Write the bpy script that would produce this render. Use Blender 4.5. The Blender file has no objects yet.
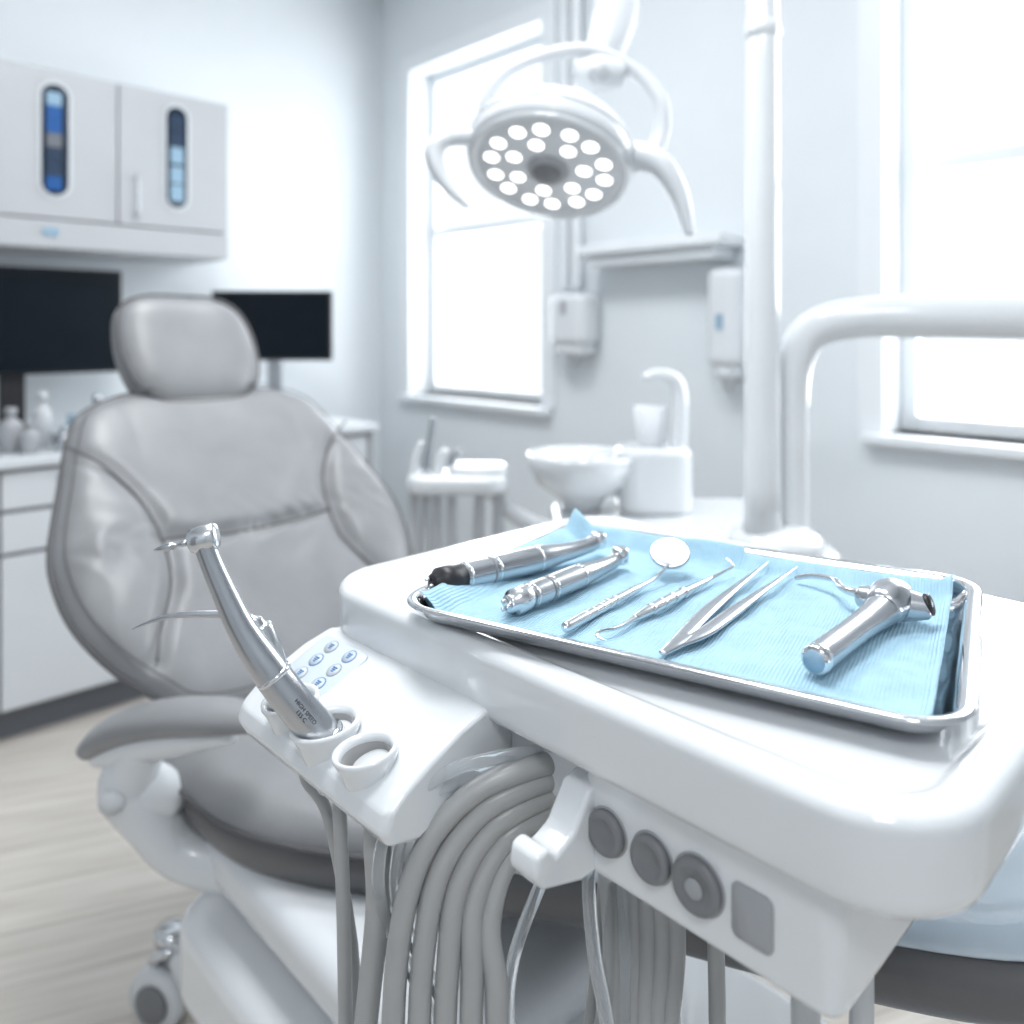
import bpy, math, random
from mathutils import Vector, Matrix
random.seed(4)
D = bpy.data
SC = bpy.context.scene
CA, SA = 0.7234, 0.6904       # room axes: e1=(CA,SA) along left wall, e2=(-SA,CA) along window wall

def R(p):
    return Vector((p[0]*CA - p[1]*SA, p[0]*SA + p[1]*CA, p[2]))
def Wd(p):
    return Vector(p)

# ------------------------------------------------------------------ materials
def mat(name, col, rough=0.5, metal=0.0, coat=0.0, bump=0.0, bscale=200.0, emit=0.0, ecol=None,
        trans=0.0, ior=1.45, alpha=1.0, var=0.03, vscale=6.0, spec=0.5):
    m = D.materials.new(name); m.use_nodes = True
    nt = m.node_tree; b = nt.nodes["Principled BSDF"]
    tc = nt.nodes.new("ShaderNodeTexCoord")
    nz = nt.nodes.new("ShaderNodeTexNoise"); nz.inputs["Scale"].default_value = vscale
    nz.inputs["Detail"].default_value = 3
    nt.links.new(tc.outputs["Object"], nz.inputs["Vector"])
    rp = nt.nodes.new("ShaderNodeValToRGB")
    c0 = [max(0, c*(1-var)) for c in col]; c1 = [min(1, c*(1+var)) for c in col]
    rp.color_ramp.elements[0].position = 0.3; rp.color_ramp.elements[1].position = 0.7
    rp.color_ramp.elements[0].color = (*c0, 1); rp.color_ramp.elements[1].color = (*c1, 1)
    nt.links.new(nz.outputs["Fac"], rp.inputs["Fac"])
    nt.links.new(rp.outputs["Color"], b.inputs["Base Color"])
    b.inputs["Roughness"].default_value = rough
    b.inputs["Metallic"].default_value = metal
    b.inputs["Coat Weight"].default_value = coat
    b.inputs["Coat Roughness"].default_value = 0.05
    b.inputs["Transmission Weight"].default_value = trans
    b.inputs["IOR"].default_value = ior
    b.inputs["Alpha"].default_value = alpha
    b.inputs["Specular IOR Level"].default_value = spec
    if emit:
        b.inputs["Emission Color"].default_value = (*(ecol or col), 1)
        b.inputs["Emission Strength"].default_value = emit
    if bump:
        n2 = nt.nodes.new("ShaderNodeTexNoise"); n2.inputs["Scale"].default_value = bscale
        n2.inputs["Detail"].default_value = 4
        nt.links.new(tc.outputs["Object"], n2.inputs["Vector"])
        bp = nt.nodes.new("ShaderNodeBump"); bp.inputs["Strength"].default_value = bump
        bp.inputs["Distance"].default_value = 0.002
        nt.links.new(n2.outputs["Fac"], bp.inputs["Height"])
        nt.links.new(bp.outputs["Normal"], b.inputs["Normal"])
    return m

M = {}
M['wall'] = mat("wall_paint", (0.73, 0.77, 0.80), 0.7, bump=0.05, bscale=80, var=0.01)
M['wall2'] = mat("grey_wall_paint", (0.54, 0.57, 0.60), 0.7, bump=0.05, bscale=80, var=0.01)  # unseen walls greyed to cut fill from the camera side
M['ceil'] = mat("ceiling_paint", (0.78, 0.80, 0.82), 0.8, var=0.01)
M['trim'] = mat("white_trim", (0.78, 0.81, 0.835), 0.4, var=0.01)
M['cab'] = mat("cabinet_laminate", (0.46, 0.475, 0.495), 0.4, var=0.015)
M['cabw'] = mat("cabinet_white", (0.64, 0.67, 0.70), 0.35, var=0.015)
M['toe'] = mat("toe_kick", (0.14, 0.15, 0.17), 0.5)
M['gap'] = mat("cabinet_gap", (0.20, 0.21, 0.23), 0.6)
M['plast'] = mat("gloss_white_plastic", (0.76, 0.785, 0.805), 0.12, coat=0.8, var=0.008)
M['plast2'] = mat("satin_white_plastic", (0.70, 0.725, 0.75), 0.26, coat=0.3, var=0.01)
M['leather'] = mat("grey_leather", (0.240, 0.246, 0.257), 0.38, bump=0.2, bscale=170, var=0.08, vscale=9)
M['leatherd'] = mat("dark_leather", (0.125, 0.125, 0.130), 0.34, bump=0.15, bscale=160, var=0.08)
M['seam'] = mat("seam_piping", (0.10, 0.10, 0.105), 0.5)
M['steel'] = mat("brushed_steel", (0.64, 0.66, 0.68), 0.22, 1.0, bump=0.05, bscale=400, var=0.04)
M['steel2'] = mat("satin_steel", (0.50, 0.515, 0.54), 0.26, 1.0, bump=0.04, bscale=500, var=0.04)
M['steelp'] = mat("polished_steel", (0.70, 0.71, 0.73), 0.12, 1.0, var=0.02)
M['dark'] = mat("dark_rubber", (0.02, 0.02, 0.024), 0.4)
M['screen'] = mat("black_screen", (0.005, 0.009, 0.014), 0.25, var=0.1, spec=.2)
M['hose'] = mat("grey_hose", (0.40, 0.405, 0.405), 0.32, var=0.04)
M['hosel'] = mat("light_hose", (0.54, 0.56, 0.58), 0.35, var=0.03)
M['tube'] = mat("clear_tube", (0.90, 0.93, 0.95), 0.08, trans=0.85, ior=1.25, var=0.01)
M['knob'] = mat("knob_grey", (0.205, 0.21, 0.22), 0.35, var=0.04)
M['knobl'] = mat("label_grey", (0.36, 0.37, 0.39), 0.4, var=0.02)
M['bore'] = mat("holder_bore", (0.25, 0.255, 0.26), 0.5, var=0.02)  # dark tone stands in for shade inside the holder cups
M['blue'] = mat("icon_blue", (0.14, 0.28, 0.50), 0.4)
M['plate'] = mat("icon_plate", (0.60, 0.67, 0.75), 0.3, var=0.01)
M['glassd'] = mat("dark_glass", (0.012, 0.022, 0.04), 0.15)
M['bluel'] = mat("blue_box", (0.012, 0.09, 0.30), 0.3)
M['blued'] = mat("dark_blue_box", (0.02, 0.04, 0.08), 0.3)
M['bluep'] = mat("pale_blue", (0.26, 0.40, 0.52), 0.3)
M['cover'] = mat("glossy_cover", (0.56, 0.65, 0.73), 0.08, coat=0.9, var=0.06, vscale=14, bump=0.6, bscale=14)
M['led'] = mat("led_emitter", (1, 0.98, 0.94), 0.3, emit=3.0, ecol=(1, 0.98, 0.94))
M['reflector'] = mat("lamp_reflector", (0.40, 0.40, 0.41), 0.3, 0.4)
M['panel'] = mat("light_panel", (1, 1, 1), 0.5, emit=3.0, ecol=(0.95, 0.98, 1))  # glow of the added overhead fill panels
M['cup'] = mat("paper_cup", (0.78, 0.80, 0.83), 0.4)
M['mirror'] = mat("mirror_glass", (0.42, 0.42, 0.41), 0.10, 1.0)
M['door'] = mat("door_laminate", (0.20, 0.21, 0.23), 0.4)  # dark tone picked for reflections in the steel

# napkin material: quilted paper ribs + crinkle
m = mat("blue_napkin", (0.37, 0.57, 0.70), 0.85, var=0.07, vscale=45, spec=.3); M['napkin'] = m
nt = m.node_tree; tc = nt.nodes.new("ShaderNodeTexCoord")
mp = nt.nodes.new("ShaderNodeMapping"); mp.inputs["Rotation"].default_value = (0, 0, math.radians(31))
wv = nt.nodes.new("ShaderNodeTexWave"); wv.inputs["Scale"].default_value = 120; wv.inputs["Distortion"].default_value = 1.5
nz = nt.nodes.new("ShaderNodeTexNoise"); nz.inputs["Scale"].default_value = 220; nz.inputs["Detail"].default_value = 5
n3 = nt.nodes.new("ShaderNodeTexNoise"); n3.inputs["Scale"].default_value = 30; n3.inputs["Detail"].default_value = 3
ad = nt.nodes.new("ShaderNodeMath"); ad.operation = 'ADD'
m3 = nt.nodes.new("ShaderNodeMath"); m3.operation = 'MULTIPLY_ADD'; m3.inputs[1].default_value = 9.0
bp = nt.nodes.new("ShaderNodeBump"); bp.inputs["Strength"].default_value = 0.6; bp.inputs["Distance"].default_value = 0.0011
nt.links.new(tc.outputs["Object"], mp.inputs["Vector"]); nt.links.new(mp.outputs["Vector"], wv.inputs["Vector"])
nt.links.new(tc.outputs["Object"], nz.inputs["Vector"]); nt.links.new(tc.outputs["Object"], n3.inputs["Vector"])
nt.links.new(wv.outputs["Fac"], ad.inputs[0]); nt.links.new(nz.outputs["Fac"], ad.inputs[1])
nt.links.new(n3.outputs["Fac"], m3.inputs[0]); nt.links.new(ad.outputs[0], m3.inputs[2])
nt.links.new(m3.outputs[0], bp.inputs["Height"]); nt.links.new(bp.outputs["Normal"], nt.nodes["Principled BSDF"].inputs["Normal"])

# wood floor
m = D.materials.new("pale_wood_planks"); m.use_nodes = True; M['floor'] = m
nt = m.node_tree; b = nt.nodes["Principled BSDF"]; b.inputs["Roughness"].default_value = 0.38
tc = nt.nodes.new("ShaderNodeTexCoord"); mp = nt.nodes.new("ShaderNodeMapping")
mp.inputs["Rotation"].default_value = (0, 0, -math.radians(20))
br = nt.nodes.new("ShaderNodeTexBrick"); br.inputs["Scale"].default_value = 1.0
br.inputs["Brick Width"].default_value = 1.3; br.inputs["Row Height"].default_value = 0.16
br.inputs["Mortar Size"].default_value = 0.0015
br.inputs["Color1"].default_value = (0.70, 0.66, 0.61, 1); br.inputs["Color2"].default_value = (0.62, 0.585, 0.54, 1)
br.inputs["Mortar"].default_value = (0.42, 0.39, 0.36, 1)
mp2 = nt.nodes.new("ShaderNodeMapping"); mp2.inputs["Scale"].default_value = (2, 30, 1)
nz = nt.nodes.new("ShaderNodeTexNoise"); nz.inputs["Scale"].default_value = 1.5; nz.inputs["Detail"].default_value = 6
mx = nt.nodes.new("ShaderNodeMixRGB"); mx.blend_type = 'MULTIPLY'; mx.inputs[0].default_value = 0.6
rp = nt.nodes.new("ShaderNodeValToRGB"); rp.color_ramp.elements[0].position = 0.35; rp.color_ramp.elements[1].position = 0.62
rp.color_ramp.elements[0].color = (0.70, 0.67, 0.64, 1); rp.color_ramp.elements[1].color = (1, 1, 1, 1)
nt.links.new(tc.outputs["Object"], mp.inputs["Vector"]); nt.links.new(mp.outputs["Vector"], br.inputs["Vector"])
nt.links.new(mp.outputs["Vector"], mp2.inputs["Vector"]); nt.links.new(mp2.outputs["Vector"], nz.inputs["Vector"])
nt.links.new(nz.outputs["Fac"], rp.inputs["Fac"]); nt.links.new(br.outputs["Color"], mx.inputs[1])
nt.links.new(rp.outputs["Color"], mx.inputs[2]); nt.links.new(mx.outputs["Color"], b.inputs["Base Color"])

# ------------------------------------------------------------------ builders
def root(name, p=(0, 0, 0), T=Wd):
    e = D.objects.new(name, None); e.empty_display_size = 0.05
    e.location = T(p); SC.collection.objects.link(e); return e

def mk(name, verts, faces, mt, parent=None, T=Wd, smooth=True, bevel=0.0, seg=3, sub=0):
    vs = [T(v) for v in verts]
    c = Vector((0, 0, 0))
    for i in range(3):
        c[i] = (min(v[i] for v in vs) + max(v[i] for v in vs))/2
    me = D.meshes.new(name); me.from_pydata([v - c for v in vs], [], faces); me.update()
    o = D.objects.new(name, me); SC.collection.objects.link(o)
    o.data.materials.append(mt)
    if parent:
        o.parent = parent; o.location = c - parent.location
    else:
        o.location = c
    if smooth:
        for p in me.polygons: p.use_smooth = True
    if bevel:
        md = o.modifiers.new("bevel", 'BEVEL'); md.width = bevel; md.segments = seg; md.limit_method = 'ANGLE'
        wn = o.modifiers.new("wn", 'WEIGHTED_NORMAL'); wn.keep_sharp = False
    if sub:
        md = o.modifiers.new("sub", 'SUBSURF'); md.levels = sub; md.render_levels = sub
    return o

def box(name, x0, x1, y0, y1, z0, z1, mt, parent=None, T=R, bevel=0.0, seg=3):
    v = [(x0, y0, z0), (x1, y0, z0), (x1, y1, z0), (x0, y1, z0), (x0, y0, z1), (x1, y0, z1), (x1, y1, z1), (x0, y1, z1)]
    f = [(0, 3, 2, 1), (4, 5, 6, 7), (0, 1, 5, 4), (1, 2, 6, 5), (2, 3, 7, 6), (3, 0, 4, 7)]
    return mk(name, v, f, mt, parent, T, smooth=bevel > 0, bevel=bevel, seg=seg)

def multibox(name, boxes, mt, parent=None, T=R):
    V = []; F = []
    for (x0, x1, y0, y1, z0, z1) in boxes:
        k = len(V)
        V += [(x0, y0, z0), (x1, y0, z0), (x1, y1, z0), (x0, y1, z0), (x0, y0, z1), (x1, y0, z1), (x1, y1, z1), (x0, y1, z1)]
        F += [tuple(i+k for i in f) for f in [(0, 3, 2, 1), (4, 5, 6, 7), (0, 1, 5, 4), (1, 2, 6, 5), (2, 3, 7, 6), (3, 0, 4, 7)]]
    return mk(name, V, F, mt, parent, T, smooth=False)

def crom(pts, n, closed=False):
    out = []; N = len(pts)
    def g(i):
        return pts[i % N] if closed else pts[max(0, min(N-1, i))]
    for i in range(N if closed else N-1):
        p0, p1, p2, p3 = g(i-1), g(i), g(i+1), g(i+2)
        for k in range(n):
            t = k/n
            out.append(tuple(0.5*(2*b_ + (c_-a_)*t + (2*a_-5*b_+4*c_-d_)*t*t + (-a_+3*b_-3*c_+d_)*t**3)
                             for a_, b_, c_, d_ in zip(p0, p1, p2, p3)))
    if not closed: out.append(tuple(pts[-1]))
    return out

def loft(name, rings, mt, parent=None, T=Wd, cap0=True, cap1=True, bevel=0, smooth=True):
    n = len(rings[0]); V = []; F = []
    for r in rings: V += [tuple(p) for p in r]
    for j in range(len(rings)-1):
        for i in range(n):
            F.append((j*n+i, j*n+(i+1) % n, (j+1)*n+(i+1) % n, (j+1)*n+i))
    if cap0: F.append(tuple(reversed(range(n))))
    if cap1: F.append(tuple((len(rings)-1)*n+i for i in range(n)))
    return mk(name, V, F, mt, parent, T, bevel=bevel, smooth=smooth)

def tube(name, pts, r, mt, parent=None, T=Wd, seg=16, n=8, sq=1.0, smoothpath=True, roundcap=True):
    if not isinstance(r, (list, tuple)): r = [r]*len(pts)
    P = [tuple(T(p)) + (rr,) for p, rr in zip(pts, r)]
    S = crom(P, n) if smoothpath else P
    S = [(Vector(s[:3]), max(s[3], 1e-4)) for s in S]
    if roundcap:
        d0 = (S[0][0]-S[1][0]).normalized(); d1 = (S[-1][0]-S[-2][0]).normalized()
        a = []; b_ = []
        for k in (1.0, 0.92, 0.7, 0.38):
            rr = math.sqrt(max(0, 1-k*k)) if k < 1 else 0.02
            a.append((S[0][0]+d0*S[0][1]*k*0.6, S[0][1]*rr))
            b_.append((S[-1][0]+d1*S[-1][1]*k*0.6, S[-1][1]*rr))
        S = a + S + b_[::-1]
    rings = []; nrm = None
    for i, (p, rr) in enumerate(S):
        t = (S[min(i+1, len(S)-1)][0] - S[max(i-1, 0)][0])
        if t.length < 1e-9: t = Vector((0, 0, 1))
        t.normalize()
        if nrm is None:
            h = Vector((0, 0, 1)) if abs(t.z) < 0.9 else Vector((1, 0, 0))
            nrm = (h - t*h.dot(t)).normalized()
        else:
            nrm = (nrm - t*nrm.dot(t)).normalized()
        bn = t.cross(nrm)
        ring = []
        for k in range(seg):
            a = 2*math.pi*k/seg
            off = nrm*math.cos(a)*rr + bn*math.sin(a)*rr
            off.z *= sq
            ring.append(p+off)
        rings.append(ring)
    return loft(name, rings, mt, parent, Wd)

def frame(N, U=None):
    N = Vector(N).normalized()
    if U is None: U = Vector((0, 0, 1)) if abs(N.z) < 0.9 else Vector((1, 0, 0))
    U = Vector(U); U = (U - N*U.dot(N)).normalized()
    return U, N.cross(U), N

def revolve(name, O, axis, prof, mt, parent=None, T=Wd, seg=40, sx=1.0, sy=1.0, U=None):
    O = T(O); U, V, N = frame(T(axis), T(U) if U else None)
    rings = []
    for r, h in prof:
        r = max(r, 1e-4)
        rings.append([O + U*math.cos(2*math.pi*k/seg)*r*sx + V*math.sin(2*math.pi*k/seg)*r*sy + N*h for k in range(seg)])
    return loft(name, rings, mt, parent, Wd)

def rrect(w, l, r, n=10):
    out = []
    for cx, cy, a0 in ((w/2-r, l/2-r, 0), (-w/2+r, l/2-r, 90), (-w/2+r, -l/2+r, 180), (w/2-r, -l/2+r, 270)):
        for k in range(n+1):
            a = math.radians(a0+90*k/n); out.append((cx+r*math.cos(a), cy+r*math.sin(a)))
    return out

def rloft(name, O, U, V, N, w, l, r, prof, mt, parent=None, T=Wd, cap0=True, cap1=True):
    O = T(O); U = T(U).normalized(); V = T(V).normalized(); N = T(N).normalized()
    rings = []
    for ins, h in prof:
        rr = max(0.001, r-ins)
        rings.append([O+U*x+V*y+N*h for x, y in rrect(w-2*ins, l-2*ins, rr)])
    return loft(name, rings, mt, parent, Wd, cap0, cap1)

def slab(name, x0, x1, y0, y1, z0, z1, mt, parent=None, T=R, r=0.03, e=0.01, taper=0.0):
    pr = []
    for k in range(5):
        a = math.radians(90*k/4); pr.append((e*(1-math.sin(a))+taper, z0+e*(1-math.cos(a))))
    pr.append((0, z0+e*1.15)); pr.append((0, z1-e*1.15))
    for k in range(5):
        a = math.radians(90*k/4); pr.append((e*(1-math.cos(a)), z1-e*(1-math.sin(a))))
    pr.append((e*1.15, z1))
    return rloft(name, ((x0+x1)/2, (y0+y1)/2, 0), (1, 0, 0), (0, 1, 0), (0, 0, 1), x1-x0, y1-y0, r, pr, mt, parent, T)

def cushion(name, outline, O, U, V, N, Tf, Tb, mt, parent=None, T=Wd, e=6, rings=40, per=8, ctr=None, extra=None, root_=0.5):
    O = T(O); U = T(U).normalized(); V = T(V).normalized(); N = T(N).normalized()
    ol = crom(outline, per, True); n = len(ol)
    if ctr is None: ctr = (sum(p[0] for p in ol)/n, sum(p[1] for p in ol)/n)
    def pt(s, i, side):
        p = ctr[0]+(ol[i][0]-ctr[0])*s; q = ctr[1]+(ol[i][1]-ctr[1])*s
        h = max(0, 1-s**e)**root_
        z = (Tf if side > 0 else -Tb)*h
        if side > 0 and extra: z += extra(p, q)*h
        return O+U*p+V*q+N*z
    V_ = [O+U*ctr[0]+V*ctr[1]+N*(Tf+(extra(*ctr) if extra else 0)), O+U*ctr[0]+V*ctr[1]-N*Tb]
    F = []; ss = [1-(1-(j+1)/rings)**1.8 for j in range(rings)]
    idx = {}
    for side in (1, -1):
        for j, s in enumerate(ss):
            for i in range(n):
                if side < 0 and j == rings-1:
                    idx[(side, j, i)] = idx[(1, j, i)]; continue
                idx[(side, j, i)] = len(V_); V_.append(pt(s, i, side))
        for i in range(n):
            k = (i+1) % n
            a, b_, c = 0 if side > 0 else 1, idx[(side, 0, i)], idx[(side, 0, k)]
            F.append((a, b_, c) if side > 0 else (a, c, b_))
            for j in range(rings-1):
                q_ = (idx[(side, j, i)], idx[(side, j+1, i)], idx[(side, j+1, k)], idx[(side, j, k)])
                F.append(q_ if side > 0 else q_[::-1])
    o = mk(name, V_, F, mt, parent, Wd)
    return o, ol

# ------------------------------------------------------------------ ROOM SHELL
A0, B0, H = 2.387, 3.5, 3.1
AM, BM = -1.7, -1.9
box("floor", AM-.2, A0+.2, BM-.2, B0+.2, -0.1, 0, M['floor'])
box("ceiling", AM-.2, A0+.2, BM-.2, B0+.2, H, H+.1, M['ceil'])
box("wall_left", AM-.2, A0+.2, B0, B0+.2, 0, H, M['wall'])
box("wall_right", AM-.2, A0+.2, BM-.2, BM, 0, H, M['wall2'])
box("wall_rear", AM-.2, AM, BM, B0, 0, H, M['wall2'])
e = root("door_1", (AM+.02, 0.6, 0), R)  # added unseen door, gives the steel something dark to reflect
box("leaf", AM+.002, AM+.04, .15, 1.05, .005, 2.1, M['door'], e, bevel=.004)
multibox("frame", [(AM+.002, AM+.05, .08, .15, .0, 2.17), (AM+.002, AM+.05, 1.05, 1.12, .0, 2.17), (AM+.002, AM+.05, .15, 1.05, 2.1, 2.17)], M['trim'], e)
tube("lever", [(AM+.04, .95, 1.02), (AM+.09, .95, 1.02), (AM+.09, .84, 1.02)], .009, M['steel2'], e, R)
W1 = (2.31, 3.22, 0.98, 2.58); W2 = (-0.05, 0.93, 1.0, 2.6)
multibox("wall_window_side", [
    (A0, A0+.2, W1[1], B0, 0, H), (A0, A0+.2, W1[0], W1[1], 0, W1[2]), (A0, A0+.2, W1[0], W1[1], W1[3], H),
    (A0, A0+.2, W2[1], W1[0], 0, H), (A0, A0+.2, W2[0], W2[1], 0, W2[2]), (A0, A0+.2, W2[0], W2[1], W2[3], H),
    (A0, A0+.2, BM, W2[0], 0, H)], M['wall'])
for i, w in enumerate((W1, W2)):
    e = root("window_%d" % (i+1), (A0+.1, (w[0]+w[1])/2, w[2]), R)
    b0, b1, z0, z1 = w; f = 0.045; a0, a1 = A0+.11, A0+.16
    zm = 1.78
    box("frame_side_1", a0, a1, b0, b0+f, z0, z1, M['trim'], e, bevel=.004)
    box("frame_side_2", a0, a1, b1-f, b1, z0, z1, M['trim'], e, bevel=.004)
    box("frame_top", a0, a1, b0+f, b1-f, z1-f, z1, M['trim'], e, bevel=.004)
    box("frame_bottom", a0, a1, b0+f, b1-f, z0, z0+f, M['trim'], e, bevel=.004)
    box("meeting_rail", a0-.02, a1, b0+f, b1-f, zm-.022, zm+.022, M['trim'], e, bevel=.004)
    box("sill", A0-.05, A0+.12, b0-.06, b1+.06, z0-.03, z0, M['trim'], e, bevel=.006)
    c = .075
    box("casing_1", A0-.018, A0+.002, b0-c, b0, z0, z1+c, M['trim'], e, bevel=.004)
    box("casing_2", A0-.018, A0+.002, b1, b1+c, z0, z1+c, M['trim'], e, bevel=.004)
    box("casing_top", A0-.018, A0+.002, b0, b1, z1, z1+c, M['trim'], e, bevel=.004)
    L = D.lights.new("window_daylight_%d" % (i+1), 'AREA'); L.shape = 'RECTANGLE'
    L.size = 1.15; L.size_y = 1.8; L.energy = (38, 52)[i]; L.color = (0.95, 0.98, 1.0)
    lo = D.objects.new("window_daylight_%d" % (i+1), L); SC.collection.objects.link(lo)
    lo.location = R((A0+.35, (b0+b1)/2, (z0+z1)/2))
    lo.rotation_euler = (Vector((-CA, -SA, 0))).to_track_quat('-Z', 'Z').to_euler()
box("baseboard_window_side", A0-.015, A0, BM, B0, 0, .1, M['trim'])
box("baseboard_left", 1.95, A0-.02, B0-.015, B0, 0, .1, M['trim'])

for k, (a, b_) in enumerate(((0.55, 0.6), (0.9, 1.75), (-0.9, -0.9))):
    e = root("ceiling_light_panel", (a, b_, H-.03), R)  # panel added overhead, out of view, as fill
    box("diffuser", a-.3, a+.3, b_-.3, b_+.3, H-.02, H-.005, M['panel'], e)
    multibox("frame", [(a-.33, a+.33, b_-.33, b_-.3, H-.03, H), (a-.33, a+.33, b_+.3, b_+.33, H-.03, H),
                       (a-.33, a-.3, b_-.3, b_+.3, H-.03, H), (a+.3, a+.33, b_-.3, b_+.3, H-.03, H)], M['trim'], e)
    L = D.lights.new("ceiling_lamp", 'AREA'); L.size = .6; L.energy = (24, 22, 20)[k]; L.color = (0.97, 0.985, 1)  # area light added under the panel for fill
    lo = D.objects.new("ceiling_lamp", L); SC.collection.objects.link(lo); lo.parent = e
    lo.location = Vector((0, 0, -.012))

# ------------------------------------------------------------------ UPPER CABINETS
e = root("wall_cabinet", (0.7, 3.3, 1.6), R)
box("carcass", -0.3, 1.40, 3.17, B0-.001, 1.69, 2.21, M['cab'], e)
box("light_rail", -0.3, 1.41, 3.14, B0-.001, 1.585, 1.685, M['cab'], e, bevel=.006)
for k, (x0, x1, sl) in enumerate(((-0.27, 0.146, None), (0.152, 0.566, None), (0.572, 0.986, (0.78, .043)), (0.992, 1.41, (1.203, .040)))):
    box("door_%d" % (k+1), x0, x1, 3.148, 3.17, 1.692, 2.215, M['cab'], e, bevel=.004)
    if sl:
        cx, hw = sl
        for nm, ww, dd, mm in (("slot_rim", hw+.010, .004, 'cabw'), ("slot_glass", hw, .006, 'glassd')):
            out = [(x, z) for x, z in rrect(2*ww, .39+2*(ww-hw), ww-.001, 10)]
            loft("%s_%d" % (nm, k), [[(cx+x, 3.148, 1.968+z) for x, z in out], [(cx+x, 3.148-dd, 1.968+z) for x, z in out]][::-1], M[mm], e, R, smooth=False)
        if k == 2:
            for j, (z, mm) in enumerate(((1.815, 'bluel'), (1.865, 'blued'), (1.915, 'blued'), (1.965, 'toe'), (2.015, 'bluel'), (2.065, 'bluel'), (2.11, 'bluep'))):
                box("box_%d_%d" % (k, j), cx-.028, cx+.02, 3.139, 3.143, z-.024, z+.024, M[mm], e)
        else:
            for j, (z, mm) in enumerate(((1.83, 'bluep'), (1.90, 'bluep'), (1.975, 'bluep'), (2.045, 'blued'), (2.10, 'blued'))):
                box("box_%d_%d" % (k, j), cx-.026, cx+.024, 3.139, 3.143, z-.032, z+.032, M[mm], e)
tube("handle", [(1.05, 3.145, 1.73), (1.05, 3.12, 1.74), (1.05, 3.12, 1.86), (1.05, 3.145, 1.87)], .006, M['steel2'], e, R)
tube("handle_2", [(0.50, 3.145, 1.73), (0.50, 3.12, 1.74), (0.50, 3.12, 1.86), (0.50, 3.145, 1.87)], .006, M['steel2'], e, R)
box("rail_badge", .74, .79, 3.134, 3.142, 1.63, 1.655, M['bluep'], e)

# ------------------------------------------------------------------ BASE CABINETS
e = root("base_cabinet", (0.7, 3.2, 0), R)
box("toe_kick", -0.8, 1.90, 2.955, B0-.001, 0.0, .10, M['toe'], e)
box("carcass", -0.8, 1.92, 2.905, B0-.001, .10, .865, M['gap'], e)
box("end_panel", 1.92, 1.935, 2.89, B0-.001, .0, .865, M['cab'], e)
box("countertop", -0.82, 1.95, 2.865, B0-.001, .866, .90, M['cabw'], e, bevel=.006)
x = -0.78; k = 0
while x < 1.85:
    x1 = min(x+.445, 1.918)
    for (z0, z1) in ((.735, .855), (.600, .727), (.11, .592)):
        k += 1
        box("front_%d" % k, x+.003, x1-.003, 2.885, 2.905, z0+.003, z1-.003, M['cabw'], e, bevel=.003)
        zz = z1-.03
        tube("pull_%d" % k, [((x+x1)/2-.06, 2.885, zz), ((x+x1)/2-.055, 2.868, zz), ((x+x1)/2+.055, 2.868, zz), ((x+x1)/2+.06, 2.885, zz)], .005, M['steel2'], e, R, seg=8)
    x += .448

e = root("computer_monitor", (0.7, 3.3, .9), R)
box("housing", .33, 1.036, 3.25, 3.28, 1.14, 1.525, M['dark'], e, bevel=.006)
box("screen", .34, 1.026, 3.246, 3.249, 1.15, 1.515, M['screen'], e)
box("neck", .64, .72, 3.285, 3.32, .93, 1.3, M['dark'], e, bevel=.004)
box("foot", .55, .81, 3.2, 3.38, .901, .915, M['dark'], e, bevel=.004)
e = root("computer_monitor.001", (-1.05, 3.5, .9))
box("housing", -1.315, -.79, 3.5, 3.53, 1.165, 1.47, M['dark'], e, Wd, bevel=.005)
box("screen", -1.305, -.80, 3.496, 3.499, 1.178, 1.46, M['screen'], e, Wd)
box("neck", -1.08, -1.02, 3.53, 3.56, .92, 1.3, M['steel2'], e, Wd, bevel=.004)
slab("foot", -1.17, -.93, 3.47, 3.62, .901, .915, M['steel2'], e, Wd, r=.03, e=.004)

e = root("countertop_bottles", (0.8, 3.1, .9), R)
for j, (a, b_, r_, h_, mm) in enumerate(((.62, 3.02, .035, .13, 'knobl'), (.72, 3.06, .03, .17, 'hosel'), (.80, 3.0, .04, .10, 'bluep'),
                                      (.90, 3.08, .032, .15, 'steel2'), (.98, 3.0, .03, .11, 'cabw'), (.66, 2.96, .028, .09, 'knobl'), (.88, 2.97, .025, .12, 'knobl'), (.76, 2.95, .03, .07, 'steel2'))):
    revolve("bottle_%d" % j, (a, b_, .901), (0, 0, 1), [(r_*.9, 0), (r_, .005), (r_, h_*.65), (r_*.85, h_*.75), (r_*.35, h_*.85), (r_*.35, h_*.93), (r_*.5, h_*.94), (r_*.5, h_*1.1), (r_*.1, h_*1.12)], M[mm], e, R, seg=20)

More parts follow.
